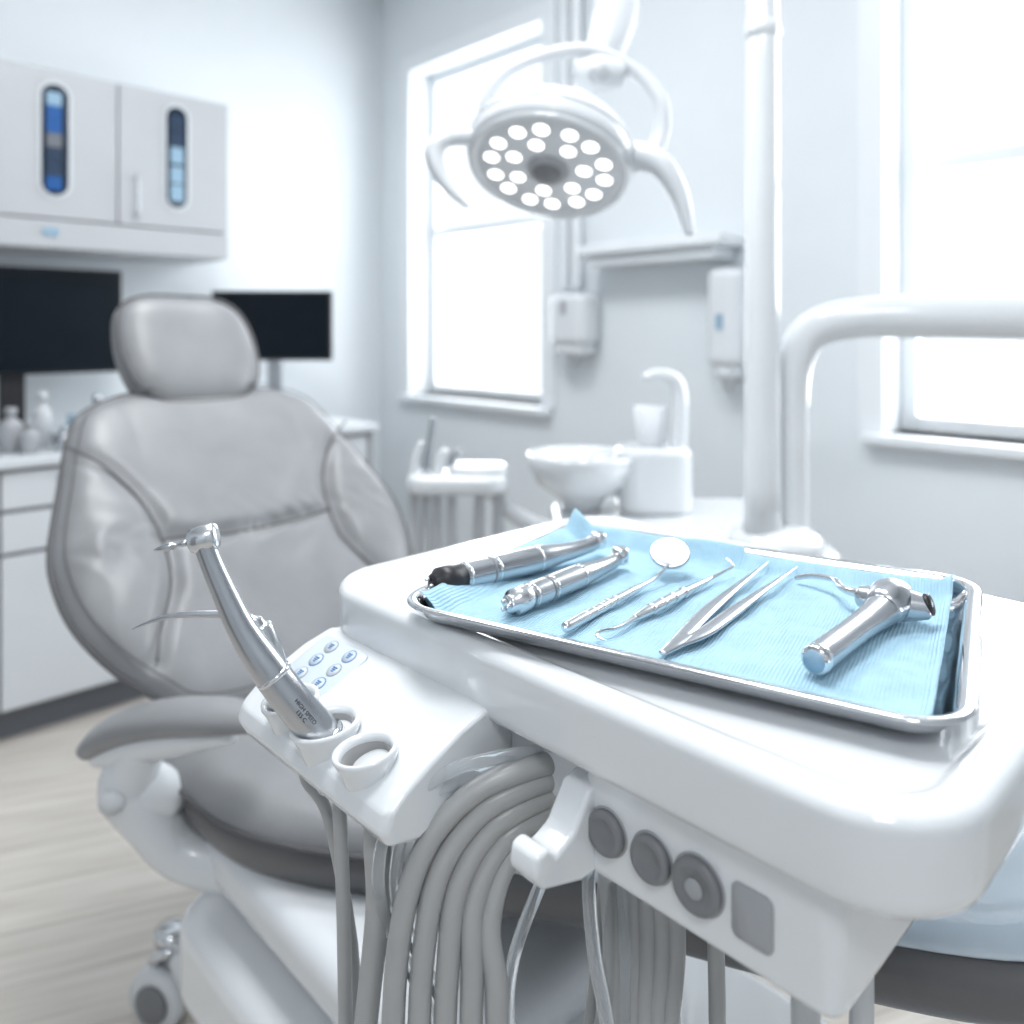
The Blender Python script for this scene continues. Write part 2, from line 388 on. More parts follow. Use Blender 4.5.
# ------------------------------------------------------------------ WALL DISPENSERS, SHELF
e = root("wall_shelf", (A0-.08, 1.72, 1.56), R)
box("board", A0-.16, A0-.001, 1.38, 2.00, 1.575, 1.61, M['trim'], e, bevel=.006)
box("apron", A0-.13, A0-.001, 1.42, 1.96, 1.535, 1.575, M['trim'], e, bevel=.006)
e = root("wall_conduit", (A0-.03, 2.12, 1.5), R)
tube("pipe_1", [(A0-.03, 2.10, 1.47), (A0-.03, 2.10, 2.2), (A0-.03, 2.10, 3.09)], .024, M['trim'], e, R, smoothpath=False)
tube("pipe_2", [(A0-.03, 2.16, 1.47), (A0-.03, 2.16, 2.2), (A0-.03, 2.16, 3.09)], .016, M['trim'], e, R, smoothpath=False)
for nm, b_, z0, z1, w in (("soap_dispenser", 2.08, 1.16, 1.44, .15), ("paper_towel_dispenser", 1.40, 1.10, 1.50, .09)):
    e = root(nm, (A0-.06, b_, z0), R)
    a1 = A0
    slab("housing", a1-.13, a1-.001, b_-w/2-.02, b_+w/2+.02, z0+.08, z1, M['plast2'], e, R, r=.05, e=.03)
    slab("lower_cover", a1-.115, a1-.003, b_-w/2, b_+w/2, z0+.04, z0+.13, M['plast2'], e, R, r=.04, e=.02)
    revolve("nozzle", (a1-.07, b_, z0), (0, 0, 1), [(.012, 0), (.02, .02), (.03, .04), (.035, .06)], M['hosel'], e, R, seg=20)
    box("window_strip", a1-.134, a1-.13, b_-.012, b_+.012, z0+.2, z0+.25, M['bluep'] if nm[0] == 'p' else M['knobl'], e, R)

# ------------------------------------------------------------------ CUSPIDOR UNIT
e = root("cuspidor_unit", (.38, 1.95, 0))
slab("pedestal", .17, .62, 1.78, 2.16, 0.0, .79, M['plast2'], e, Wd, r=.08, e=.02)
slab("platform", .10, .70, 1.62, 2.24, .785, .832, M['plast'], e, Wd, r=.10, e=.018)
slab("faucet_block", .27, .46, 2.0, 2.16, .83, 1.0, M['plast'], e, Wd, r=.05, e=.02)
revolve("bowl", (.18, 2.08, .832), (0, 0, 1), [(.05, 0), (.055, .02), (.07, .04), (.115, .07), (.135, .11), (.142, .142), (.138, .148), (.130, .142), (.12, .11), (.08, .07), (.02, .055)], M['plast'], e, Wd, seg=56)
tube("bowl_bridge", [(.24, 2.08, .93), (.33, 2.08, .94)], .045, M['plast'], e)
tube("faucet", [(.425, 2.06, .98), (.432, 2.06, 1.08), (.43, 2.06, 1.15), (.41, 2.06, 1.178), (.37, 2.06, 1.185), (.345, 2.06, 1.175)], [.024, .022, .020, .018, .016, .014], M['plast'], e)
revolve("cup", (.36, 2.08, 1.0), (0, 0, 1), [(.030, 0), (.032, .003), (.043, .10), (.041, .10), (.03, .01)], M['cup'], e, Wd, seg=32)
slab("holder_head", -.26, -.01, 1.93, 2.06, .895, .945, M['plast'], e, Wd, r=.05, e=.018)
slab("holder_head_upper", -.16, -.01, 1.95, 2.05, .935, .965, M['plast'], e, Wd, r=.04, e=.012)
tube("holder_link_arm", [(-.05, 2.0, .90), (.0, 2.02, .84), (.08, 2.02, .80), (.2, 2.0, .78)], .022, M['plast'], e)
for j, (x, h, r_) in enumerate(((-.245, 1.02, .011), (-.215, 1.08, .010), (-.185, 1.0, .014), (-.15, 1.0, .010))):
    tube("suction_%d" % j, [(x, 1.99, .94), (x+.005, 1.985, .98), (x+.02, 1.98, h)], [r_*1.2, r_, r_*.7], M['steel2'] if j % 2 else M['plast'], e)
    tube("holder_hose_%d" % j, [(x, 1.99, .90), (x, 1.99, .80), (x+.01, 1.99, .60), (x+.08, 2.0, .42), (x+.24, 2.02, .40), (.2, 2.0, .5)], .012, M['hosel'], e)
for j in range(2):
    tube("holder_hose_%d" % (j+4), [(-.08+.05*j, 1.99, .90), (-.08+.05*j, 1.99, .75), (-.03+.05*j, 1.99, .6), (.08, 2.0, .5), (.2, 2.0, .5)], .014, M['hosel'], e)

e = root("equipment_support_pole", (.545, 1.70, .833))
revolve("base_flange", (.565, 1.715, .833), (0, 0, 1), [(.098, 0), (.102, .01), (.092, .03), (.065, .045), (.03, .05)], M['plast'], e, Wd, seg=48)
revolve("post", (.532, 1.70, .87), (0, 0, 1), [(.042, 0), (.038, .1), (.035, .5), (.034, 1.2), (.034, H-.87-.004)], M['plast'], e, Wd)
revolve("post_collar", (.532, 1.70, 1.92), (0, 0, 1), [(.035, 0), (.038, .002), (.038, .03), (.035, .032)], M['plast'], e, Wd)
tube("arm_tube", [(.608, 1.74, .872), (.608, 1.74, 1.0), (.608, 1.74, 1.14), (.615, 1.735, 1.235), (.65, 1.725, 1.30), (.73, 1.70, 1.325), (.85, 1.66, 1.327),
                  (1.2, 1.54, 1.32), (1.45, 1.45, 1.31), (1.52, 1.38, 1.27), (1.52, 1.33, 1.15), (1.45, 1.27, 1.0), (1.3, 1.15, .97), (.6, .82, .972), (.35, .72, .972)],
     [.038, .036, .036, .038, .042, .044, .046, .047, .046, .044, .042, .035, .03, .028, .028], M['plast'], e, seg=28, n=10)

# ------------------------------------------------------------------ DENTAL LAMP
e = root("dental_operatory_lamp", (.2, 1.55, 1.8))
n = Vector((-.18, -.44, -.88)).normalized(); ux = Vector((.98, 0, -.196))
C = Vector((.068, 1.5, 1.604))
revolve("head_shell", C, n, [(.149, .004), (.155, .0), (.159, -.012), (.159, -.032), (.152, -.056), (.135, -.078), (.105, -.096), (.06, -.108), (.005, -.111)][::-1], M['plast2'], e, U=ux, seg=64)
revolve("shell_band", C, n, [(.157, -.036), (.1605, -.034), (.1605, -.030), (.157, -.028)], M['hosel'], e, U=ux, seg=64)
revolve("face_rim", C, n, [(.152, -.002), (.152, .008), (.144, .012), (.136, .004), (.136, -.004)], M['plast'], e, U=ux, seg=64)
revolve("face_reflector", C, n, [(.138, -.002), (.138, .001), (.002, .001)], M['reflector'], e, U=ux, seg=64)
U_, V_, N_ = frame(n, ux)
k = 0
# LEDs grouped in clusters of three around the hub
for j in range(7):
    a = 2*math.pi*(j+.25)/7
    for da, rr, s in ((-.21, .108, .0140), (.21, .108, .0140), (0, .068, .0135)):
        p = C+U_*rr*math.cos(a+da)+V_*rr*math.sin(a+da)+N_*.001; k += 1
        revolve("led_cup_%d" % k, p, n, [(s*1.35, 0), (s*1.35, .002), (s, .0022), (s, .001)], M['hosel'], e, seg=18)
        revolve("led_%d" % k, p, n, [(s, 0), (s, .003), (s*.6, .005), (.0005, .006)], M['led'], e, seg=16)
revolve("face_hub", C, n, [(.040, .001), (.040, .010), (.034, .014), (.002, .014)], M['knobl'], e, seg=32)
revolve("face_hub_lens", C, n, [(.028, .013), (.026, .016), (.002, .017)], M['knob'], e, seg=32)
tube("yoke", [(-.055, 1.53, 1.69), (-.045, 1.52, 1.74), (-.01, 1.52, 1.79), (.062, 1.53, 1.825), (.15, 1.54, 1.838), (.235, 1.54, 1.80), (.283, 1.53, 1.74), (.285, 1.53, 1.675), (.26, 1.52, 1.63), (.215, 1.52, 1.612)],
     [.015, .0135, .0125, .0125, .013, .014, .016, .018, .019, .019], M['plast2'], e, seg=20)
tube("handle_left", [(-.06, 1.49, 1.655), (-.095, 1.47, 1.653), (-.128, 1.45, 1.642), (-.141, 1.44, 1.615), (-.122, 1.43, 1.565), (-.080, 1.42, 1.52)], [.022, .021, .020, .018, .013, .006], M['plast2'], e, seg=20, sq=.8)
tube("handle_right", [(.20, 1.50, 1.625), (.235, 1.48, 1.622), (.272, 1.46, 1.600), (.303, 1.45, 1.545), (.320, 1.44, 1.475)], [.028, .027, .024, .018, .009], M['plast2'], e, seg=20)
tube("yoke_joint", [(.13, 1.545, 1.795), (.165, 1.545, 1.795), (.205, 1.545, 1.795)], [.028, .036, .028], M['plast2'], e)
tube("joint_cap", [(.165, 1.505, 1.785), (.165, 1.53, 1.79)], [.020, .026], M['hosel'], e)
tube("arm_neck", [(.165, 1.565, 1.80), (.185, 1.575, 1.855), (.205, 1.59, 1.92), (.215, 1.60, 2.0)], [.030, .040, .046, .046], M['plast2'], e, seg=24)
tube("arm_upper", [(.215, 1.60, 1.97), (.24, 1.61, 2.12), (.30, 1.64, 2.3), (.30, 1.66, 2.6), (.30, 1.66, 3.09)], [.04, .036, .032, .03, .03], M['plast'], e, seg=24)
revolve("ceiling_rose", (.30, 1.66, H-.04), (0, 0, 1), [(.06, 0), (.1, .02), (.1, .038)], M['plast'], e)
tube("side_cable", [(.20, 1.57, 1.98), (.14, 1.56, 1.99), (.125, 1.56, 2.1), (.2, 1.6, 2.25)], .010, M['plast2'], e)

# ------------------------------------------------------------------ DENTAL CHAIR
e = root("dental_chair", (.75, .95, 0), R)
hw = [(.03, .185), (.075, .235), (.14, .287), (.22, .326), (.30, .340), (.37, .335), (.49, .300), (.60, .266), (.66, .235), (.70, .16)]
outl = [(w, q) for q, w in hw] + [(0.06, .712), (-.06, .712)] + [(-w-.014, q) for q, w in hw[::-1]] + [(-.08, .015), (.08, .015)]
wq = Vector((0, .70, .714)); nb = Vector((0, -.714, .70)); OB = (.72, 1.27, .655)
def seamcurve(pts): return crom(pts, 10)
sL = seamcurve([(-.30, .555), (-.245, .51), (-.195, .43), (-.175, .34), (-.185, .25), (-.225, .17), (-.245, .12)])
sR = [(-p*.97, q) for p, q in sL]
sM = seamcurve([(-.178, .345), (0, .335), (.172, .345)])
seams = [sL, sR, sM]
allp = [p for s in seams for p in s]
def dseam(p, q):
    return min((p-a)**2+(q-b_)**2 for a, b_ in allp)
def extra(p, q):
    d = dseam(p, q)
    z = -.017*math.exp(-d/(2*.012**2))
    z += .020*max(0, min(1, (abs(p)-.17)/.12))
    z += -.012*math.exp(-((p/.16)**2))
    z += .0018*math.sin(p*120+5*math.sin(q*31+p*9))*math.exp(-((q-.335)/.045)**2)*(1-math.exp(-((q-.338)/.010)**2))
    z += .0020*math.sin(q*46+5*math.sin(p*14+1.2))*math.exp(-((q-.30)/.16)**2)
    z += .0012*math.sin((p*.7+q)*70+4*math.sin(q*17))*max(0, min(1, (abs(p)-.17)/.1))
    return z
cushion("backrest", outl, OB, (1, 0, 0), wq, nb, .045, .06, M['leather'], e, R, e=7, rings=64, per=9, ctr=(0, .36), extra=extra)
OBv = Vector(OB)
for j, s in enumerate(seams):
    tube("seam_%d" % j, [OBv+Vector((p, 0, 0))+wq*q+nb*(.0475+extra(p, q)) for p, q in s], .0024, M['seam'], e, R, seg=6, n=1)
ol = crom(outl, 6, True); ol.append(ol[0])
tube("edge_piping", [OBv+Vector((p*1.003, 0, 0))+wq*q+nb*.004 for p, q in ol], .005, M['seam'], e, R, seg=8, n=1)
tube("edge_stitch", [OBv+Vector((p*.955, 0, 0))+wq*(.36+(q-.36)*.955)+nb*.0385 for p, q in ol], .0014, M['seam'], e, R, seg=6, n=1)
cushion("back_shell", [(p*.93, .36+(q-.36)*.93) for p, q in outl], Vector(OB)-nb*.045, (1, 0, 0), wq, nb, .02, .04, M['plast2'], e, R, e=6, rings=12, per=4, ctr=(0, .36))
# headrest
hn = Vector((0, -.86, .51)).normalized(); hv = Vector((0, .51, .86)).normalized()
ho = [(.0, .136), (.08, .130), (.128, .096), (.148, .03), (.146, -.045), (.126, -.105), (.078, -.137), (0, -.142), (-.085, -.136), (-.135, -.10), (-.156, -.035), (-.157, .04), (-.140, .105), (-.09, .133)]
OH = (.720, 1.810, 1.250)
cushion("headrest", ho, OH, (1, 0, 0), hv, hn, .055, .055, M['leather'], e, R, e=4.5, rings=30, per=8, ctr=(0, 0),
        extra=lambda p, q: -.012*math.exp(-(p/.09)**2)*1.0)
hol = crom(ho, 6, True); hol.append(hol[0])
tube("headrest_piping", [Vector(OH)+Vector((p*.97, 0, 0))+hv*q*.97+hn*.028 for p, q in hol], .0034, M['seam'], e, R, seg=8, n=1)
tube("headrest_stem", [Vector((.725, 1.79, 1.12)), Vector((.725, 1.83, 1.16)), Vector((.725, 1.86, 1.25))], .03, M['steel2'], e, R, sq=.6)
tube("headrest_bar", [(.66, 1.745, 1.125), (.725, 1.75, 1.13), (.83, 1.745, 1.125)], .016, M['steelp'], e, R)
# seat
so = [(.49, 1.33), (.465, 1.22), (.475, 1.08), (.52, .97), (.58, .88), (.63, .80), (.70, .74), (.85, .72), (1.0, .76), (1.02, .9), (1.02, 1.1), (1.0, 1.3), (.9, 1.36), (.6, 1.37)]
cushion("seat_cushion", so, (0, 0, .615), (1, 0, 0), (0, 1, 0), (0, 0, 1), .045, .02, M['leather'], e, R, e=9, rings=30, per=8, ctr=(.76, 1.05),
        extra=lambda p, q: -.012*math.exp(-((p-.76)/.14)**2))
so2 = [(.76+(a-.76)*.985, 1.05+(b_-1.05)*.985) for a, b_ in so]
cushion("seat_side_band", so2, (0, 0, .590), (1, 0, 0), (0, 1, 0), (0, 0, 1), .03, .050, M['leatherd'], e, R, e=14, rings=20, per=8, ctr=(.76, 1.05))
sol = crom(so, 6, True); sol.append(sol[0])
tube("seat_piping", [(a, b_, .615) for a, b_ in sol], .004, M['seam'], e, R, seg=8, n=1)
# leg rest
lv = Vector((0, -.954, .30)).normalized(); ln = Vector((0, .30, .954)).normalized()
lo_ = [(-.21, -.34), (-.21, -.1), (-.20, .2), (-.17, .34), (-.08, .40), (.08, .40), (.17, .34), (.20, .2), (.21, -.1), (.21, -.34)]
cushion("leg_rest_pad", lo_, (.83, .46, .735), (1, 0, 0), lv, ln, .030, .04, M['leatherd'], e, R, e=12, rings=20, per=6, ctr=(0, 0))
cushion("leg_rest_cover", [(p*.97, q*.97) for p, q in lo_], (.83, .452, .762), (1, 0, 0), lv, ln, .010, .01, M['cover'], e, R, e=12, rings=20, per=6, ctr=(0, 0))
# under frame and base
slab("seat_frame", .49, .99, .62, 1.27, .475, .555, M['plast2'], e, R, r=.08, e=.03)
slab("lift_cover", .46, 1.0, .10, 1.25, .29, .43, M['plast'], e, R, r=.07, e=.03)
slab("lift_neck", .54, .92, .6, 1.20, .41, .50, M['plast2'], e, R, r=.06, e=.01)
slab("column", .58, .88, .70, 1.08, .05, .33, M['plast2'], e, R, r=.06, e=.01)
slab("base_plate", .50, .97, .35, 1.33, .0, .07, M['plast2'], e, R, r=.10, e=.02)
tube("back_hinge", [(.55, 1.33, .60), (.75, 1.34, .61), (.95, 1.33, .60)], .045, M['plast2'], e, R)
# armrest
tube("armrest_pad", [(-.632, 1.20, .672), (-.60, 1.19, .696), (-.55, 1.17, .724), (-.48, 1.14, .748), (-.41, 1.11, .764), (-.352, 1.09, .770)], [.022, .032, .037, .038, .036, .027], M['leather'], e, Wd, seg=24, sq=.62)
tube("armrest_shell", [(-.618, 1.20, .660), (-.57, 1.185, .682), (-.51, 1.16, .706), (-.45, 1.13, .726), (-.39, 1.105, .740)], [.018, .030, .032, .026, .016], M['plast2'], e, Wd, seg=20, sq=.8)
tube("armrest_bracket", [(-.535, 1.17, .70), (-.555, 1.18, .66), (-.57, 1.19, .62), (-.535, 1.195, .565), (-.50, 1.20, .52), (-.44, 1.20, .50), (-.36, 1.20, .50)], [.03, .035, .042, .038, .036, .036, .036], M['plast2'], e, Wd, seg=24)
tube("armrest_post", [(-.575, 1.20, .60), (-.545, 1.2, .61), (-.505, 1.2, .60)], [.028, .04, .028], M['plast2'], e)
tube("bracket_cap", [(-.574, 1.155, .622), (-.576, 1.145, .622)], [.020, .018], M['hosel'], e)
# caster
tube("caster_leg", [(.62, 1.25, .05), (.60, 1.40, .08), (.58, 1.50, .135)], [.03, .026, .022], M['plast2'], e, R)
revolve("caster_stem", (.575, 1.53, .10), (0, 0, 1), [(.018, 0), (.018, .05), (.03, .055), (.03, .075), (.016, .08)], M['steelp'], e, R, seg=24)
for j, off in enumerate((-.022, .022)):
    revolve("caster_wheel_%d" % j, R((.572, 1.545, .056))+Vector((off*.3, off, 0)), (.3, 1, 0), [(.02, -.016), (.045, -.015), (.056, -.01), (.056, .01), (.045, .015), (.02, .016)], M['plast2'], e, seg=40)
revolve("caster_hub", R((.572, 1.545, .056))+Vector((-.012, -.042, 0)), (-.3, -1, 0), [(.034, -.004), (.034, .002), (.028, .005), (.001, .005)], M['knob'], e, seg=32)
tube("caster_fork", [(.572, 1.545, .10), (.54, 1.53, .135), (.56, 1.50, .155), (.60, 1.52, .15)], .009, M['steelp'], e, R)

# ------------------------------------------------------------------ DELIVERY UNIT
e = root("dental_delivery_unit", (.6, .42, .95), R)
rloft("table_top", (.608, .4115, 0), (1, 0, 0), (0, 1, 0), (0, 0, 1), .418, .567, .062,
      [(.040, 1.003), (.012, 1.003), (.007, 1.0045), (.003, 1.008), (.0012, 1.012), (.0006, 1.016), (-.0012, 1.0480), (-.0012, 1.0515), (-.0004, 1.0545), (.0014, 1.0572), (.004, 1.0590), (.007, 1.060), (.009, 1.060), (.018, 1.060), (.0195, 1.0598), (.0225, 1.0586), (.025, 1.0572), (.027, 1.0567), (.030, 1.0566)],
      M['plast'], e, R)
slab("under_body", .425, .80, .335, .655, .955, 1.006, M['plast2'], e, R, r=.03, e=.008)
slab("control_body", .413, .80, .185, .365, .932, 1.006, M['plast'], e, R, r=.012, e=.006)
slab("mounting_hub", .52, .72, .30, .5, .90, .97, M['plast2'], e, R, r=.05, e=.01)
for j, b_ in enumerate((.340, .304, .270)):
    r_ = .0145 if j < 2 else .0165
    revolve("knob_seat_%d" % (j+1), (.413, b_, .967), (-1, 0, 0), [(r_*1.10, 0), (r_*1.10, .0006), (r_*1.04, .0008), (r_*.8, .0006)], M['knobl'], e, R, seg=36)
    revolve("knob_%d" % (j+1), (.413, b_, .967), (-1, 0, 0), [(r_, 0), (r_, .0045), (r_*.93, .0062), (r_*.70, .0064), (r_*.66, .0058), (.0005, .0060)], M['knob'], e, R, seg=36)
revolve("dial_centre", (.413, .270, .967), (-1, 0, 0), [(.0060, .004), (.0060, .0068), (.005, .0072), (.0005, .0072)], M['knobl'], e, R, seg=24)
rloft("label_pad", (.413, .2345, .966), (0, 1, 0), (0, 0, 1), (-1, 0, 0), .026, .032, .005, [(0, 0), (0, .001), (.001, .002)], M['knobl'], e, R)
# instrument housing (wedge)
prof = [(.43, 1.014), (.402, 1.018), (.375, 1.010), (.345, .996), (.322, .983), (.310, .973), (.306, .960), (.312, .950), (.335, .945), (.40, .972), (.43, .978)]
def wedge(b_, sh):
    cx, cz = .37, .98
    return [(cx+(a-cx)*sh, b_, cz+(z-cz)*sh) for a, z in prof]
loft("instrument_housing", [wedge(.445, .93), wedge(.449, .99), wedge(.455, 1), wedge(.655, 1), wedge(.668, .97), wedge(.675, .88)], M['plast'], e, R, bevel=.0025)
def sp(s, b_, h=0):
    p = Vector((.398, 0, 1.0175))+Vector((-.905, 0, -.425))*s+Vector((-.425, 0, .905))*h
    return (p[0], b_, p[2])
rloft("icon_plate", sp(.034, .623, .0005), (0, 1, 0), (-.905, 0, -.425), (-.425, 0, .905), .072, .054, .008, [(0, 0), (0, .002), (.001, .0026)], M['plate'], e, R)
for ii in range(2):
    for jj in range(3):
        bb = .606+.030*ii; ss = .017+.017*jj
        ring = (ii+jj) % 2 == 0
        revolve("icon_%d_%d" % (ii, jj), sp(ss, bb, .0027), (-.425, 0, .905), [(.0072, 0), (.0072, .001), (.0064, .0011), (.0063, .0003), (.001, .0003)], M['blue'] if ring else M['knobl'], e, R, seg=24)
        revolve("icon_face_%d_%d" % (ii, jj), sp(ss, bb, .0027), (-.425, 0, .905), [(.0062, 0), (.0062, .0012), (.0005, .0013)], M['plate'], e, R, seg=20)
        for kk in range(3):
            box("icon_mark_%d_%d_%d" % (ii, jj, kk), *(lambda c: (c[0]-.0006, c[0]+.0006, c[1]-.0028+.0005*kk, c[1]+.0028-.0008*kk, c[2]-.0002, c[2]+.0007))(sp(ss-.002+.002*kk, bb, .0040)), M['blue'], e, R)
# holder cups
for j, b_ in enumerate((.600, .545, .490)):
    s = .78 if j != 1 else .9
    oc = (.330, b_, .962)
    revolve("holder_cup_%d" % (j+1), oc, (-.25, 0, 1), [(.010*s, -.022), (.016*s, -.016), (.0195*s, .01), (.0225*s, .028), (.0250*s, .0345), (.0245*s, .0375), (.0215*s, .0372), (.0195*s, .033), (.016*s, .016), (.013*s, .002), (.0005, .0)], M['plast'], e, R, seg=40, sx=1.25)
    revolve("cup_liner_%d" % (j+1), oc, (-.25, 0, 1), [(.0005, .0012), (.0125*s, .0022), (.0156*s, .0175), (.0186*s, .0320), (.0180*s, .0321), (.0150*s, .0178), (.0120*s, .0030), (.0005, .002)], M['bore'], e, R, seg=40, sx=1.25)  # darkened inner surface, painted shade so the cup reads as a hole
hp = [(.44, .998), (.408, .990), (.392, .968), (.376, .962), (.368, .970), (.359, .968), (.356, .955), (.364, .944), (.40, .933), (.44, .933)]
loft("hose_bracket", [[(a, b_, z) for a, z in hp] for b_ in (.352, .378)], M['plast'], e, R, bevel=.004)

# hoses
for k in range(5):
    tube("coil_hose_%d" % k, [(.068, .625, .970-.009*k), (.042, .60, .978-.011*k), (.008, .58, .981-.0135*k), (-.028+.005*k, .570, .970-.0145*k), (-.060+.011*k, .562, .938-.0145*k),
                             (-.077+.0165*k, .557, .885-.010*k), (-.083+.0182*k, .556, .80), (-.080+.0182*k, .558, .71), (-.04+.012*k, .56, .63), (.03, .575, .60), (.075+.004*k, .60, .66), (.080+.011*k, .615, .80), (.078+.011*k, .625, .90), (.072+.010*k, .64, .965)],
         .0082, M['hose'], e, seg=18, n=10)
tube("handpiece_hose_1", [(-.136, .624, .955), (-.133, .619, .92), (-.129, .612, .86), (-.127, .61, .78), (-.125, .61, .68), (-.09, .61, .60), (.0, .62, .58), (.06, .66, .70), (.09, .69, .965)], .0056, M['hose'], e, seg=14)
tube("handpiece_hose_2", [(-.098, .588, .960), (-.098, .583, .93), (-.097, .578, .88), (-.105, .575, .80), (-.112, .575, .70), (-.07, .58, .62), (.0, .6, .60), (.07, .64, .72), (.10, .68, .965)], [.0105, .0105, .009, .0085, .0085, .0085, .0085, .0085, .0085], M['hose'], e, seg=16)
tube("handpiece_hose_3", [(-.175, .665, .955), (-.17, .66, .93), (-.15, .655, .90), (-.13, .65, .80), (-.12, .65, .68), (-.05, .65, .60), (.03, .66, .62), (.08, .70, .75), (.11, .72, .965)], .005, M['hose'], e, seg=14)
for k, (dx, dy) in enumerate(((0, 0), (.012, .006))):
    tube("clear_tube_%d" % k, [(.03+dx, .60, .985-dx), (-.01, .575+dy, .993-dx), (-.05, .565+dy, .985-dx), (-.085+dx, .560, .955), (-.094+dx, .562, .91), (-.085+dx, .578, .86), (-.06+dx, .585, .80), (-.03+dx, .585, .70), (.02, .60, .63), (.06, .61, .70), (.074+dx, .61, .80), (.066+dx, .615, .95)], .0045, M['tube'], e, seg=14)
tube("clear_tube_2", [(.062, .60, .95), (.055, .575, .91), (.058, .565, .86), (.068, .562, .80), (.075, .565, .68), (.11, .6, .62), (.13, .64, .75), (.12, .66, .95)], .0050, M['tube'], e, seg=14)
tube("clear_tube_3", [(.050, .595, .95), (.020, .575, .90), (.000, .565, .85), (.000, .565, .79), (.02, .57, .72), (.07, .59, .68), (.085, .60, .80), (.080, .61, .95)], .0045, M['tube'], e, seg=14)
for k, (x, y) in enumerate(((.118, .62), (.152, .60), (.105, .64))):
    tube("drop_hose_%d" % k, [(x, y, .955), (x, y, .88), (x+.002, y, .78), (x+.004, y+.01, .66), (x, y+.05, .52), (x+.04, y+.16, .46)], .0065, M['hose'], e, seg=14)
tube("leg_tube_1", [(.178, .485, .945), (.178, .485, .85), (.178, .485, .60)], .0085, M['hosel'], e, smoothpath=False)
tube("leg_tube_2", [(.225, .515, .945), (.225, .515, .85), (.225, .515, .60)], .0075, M['hosel'], e, smoothpath=False)

# handpiece resting in the holder
e = root("dental_handpiece", (-.19, .61, 1.05))
tube("body", [(-.134, .621, .970), (-.146, .617, .988), (-.167, .613, 1.014), (-.189, .611, 1.045), (-.2065, .610, 1.073), (-.2195, .610, 1.10), (-.229, .610, 1.122), (-.2345, .610, 1.137)],
     [.0130, .0140, .0138, .0130, .0105, .0090, .0082, .0080], M['steel2'], e, seg=28)
tube("sleeve", [(-.141, .6185, .982), (-.145, .6175, .988)], .0148, M['steelp'], e, seg=28, roundcap=False, n=2)
tube("grip_ring", [(-.181, .6117, 1.034), (-.183, .6115, 1.037)], .0140, M['steelp'], e, seg=28, roundcap=False, n=2)
revolve("head", (-.2255, .612, 1.1425), (-.97, -.1, -.2), [(.004, -.001), (.0088, 0), (.0104, .002), (.0104, .016), (.0088, .018), (.0085, .020), (.005, .022)], M['steel'], e, seg=32)
revolve("bur", (-.246, .610, 1.138), (-.97, -.1, -.2), [(.0024, 0), (.0024, .006), (.0014, .008), (.0014, .011), (.0028, .012), (.0032, .016), (.0014, .024), (.0002, .027)], M['steel2'], e, seg=16)
dd = Vector((-.600, -.085, .795)).normalized()
for j, (txt, off) in enumerate((("HIGH SPEED", .0016), ("135 C", -.0026))):
    tcu = D.curves.new("engraving_%d" % j, 'FONT'); tcu.body = txt; tcu.size = .0044; tcu.align_x = 'CENTER'; tcu.align_y = 'CENTER'; tcu.extrude = .00005
    tcu.materials.append(M['dark'])
    to = D.objects.new("engraving_%d" % j, tcu); SC.collection.objects.link(to); to.parent = e
    cpos = Vector((-.1625, .6138, 1.008))
    X = -dd; Nn = Vector((.25, -.86, .44)); Nn = (Nn - X*Nn.dot(X)).normalized(); Y = Nn.cross(X)
    q = cpos + Nn*.0142 + Y*off - e.location
    to.matrix_local = Matrix(((X.x, Y.x, Nn.x, q.x), (X.y, Y.y, Nn.y, q.y), (X.z, Y.z, Nn.z, q.z), (0, 0, 0, 1)))
e = root("dental_scaler_handpiece", (-.2, .65, 1.0))
tube("body", [(-.180, .66, .968), (-.186, .656, .99), (-.195, .652, 1.03), (-.203, .650, 1.058)], [.010, .0115, .0105, .0085], M['steel'], e, seg=24)
tube("neck", [(-.203, .650, 1.056), (-.206, .648, 1.063), (-.212, .647, 1.066)], [.006, .005, .004], M['steel2'], e)
tube("tip", [(-.204, .648, 1.062), (-.218, .647, 1.069), (-.239, .646, 1.0705), (-.262, .645, 1.0705), (-.285, .645, 1.067), (-.306, .645, 1.0585)], [.0038, .0034, .0030, .0025, .0019, .0006], M['steel2'], e)

# ------------------------------------------------------------------ TRAY
dU = Vector((.856, -.517, 0)).normalized(); dV = Vector((.517, .856, 0)).normalized(); Z = Vector((0, 0, 1))
TC = Vector((.159, .683, 1.0605))
e = root("instrument_tray", TC)
rloft("tray_pan", TC, dU, dV, Z, .406, .312, .034, [(.020, 0.0), (.016, .0005), (.010, .004), (.006, .010), (.003, .0145), (-.002, .0160), (-.004, .0150), (-.005, .0160), (-.003, .0178), (.001, .0178), (.005, .0165), (.009, .010), (.013, .0045), (.018, .0020), (.024, .0015)], M['steelp'], e)
e = root("blue_napkin", TC+Z*.004)
nx, ny = 110, 90; V = []; F = []
for i in range(nx+1):
    for j in range(ny+1):
        s_ = i/nx; t_ = j/ny
        p = -.193+.378*s_; q = -.139+.286*t_
        if j == 0: q += .0015*math.sin(i*.5)
        if i == 0: p += .002*math.sin(j*.3)
        z = .0042+.0010*math.sin(p*60+q*25)+.0009*math.sin(q*90-p*31)
        lft = max(0, (-.170-p)/.018); z += .0155*min(1.1, lft)**.8
        bk = max(0, (q-.126)/.015); z += .0145*min(1.15, bk)**.9 if p < .0 else .010*min(1, bk)
        rt = max(0, (p-.174)/.011); z += .006*rt**1.3
        fr = max(0, (-.131-q)/.008); z += .003*fr
        V.append(TC+dU*p+dV*q+Z*z)
for i in range(nx):
    for j in range(ny):
        a = i*(ny+1)+j; F.append((a, a+ny+1, a+ny+2, a+1))
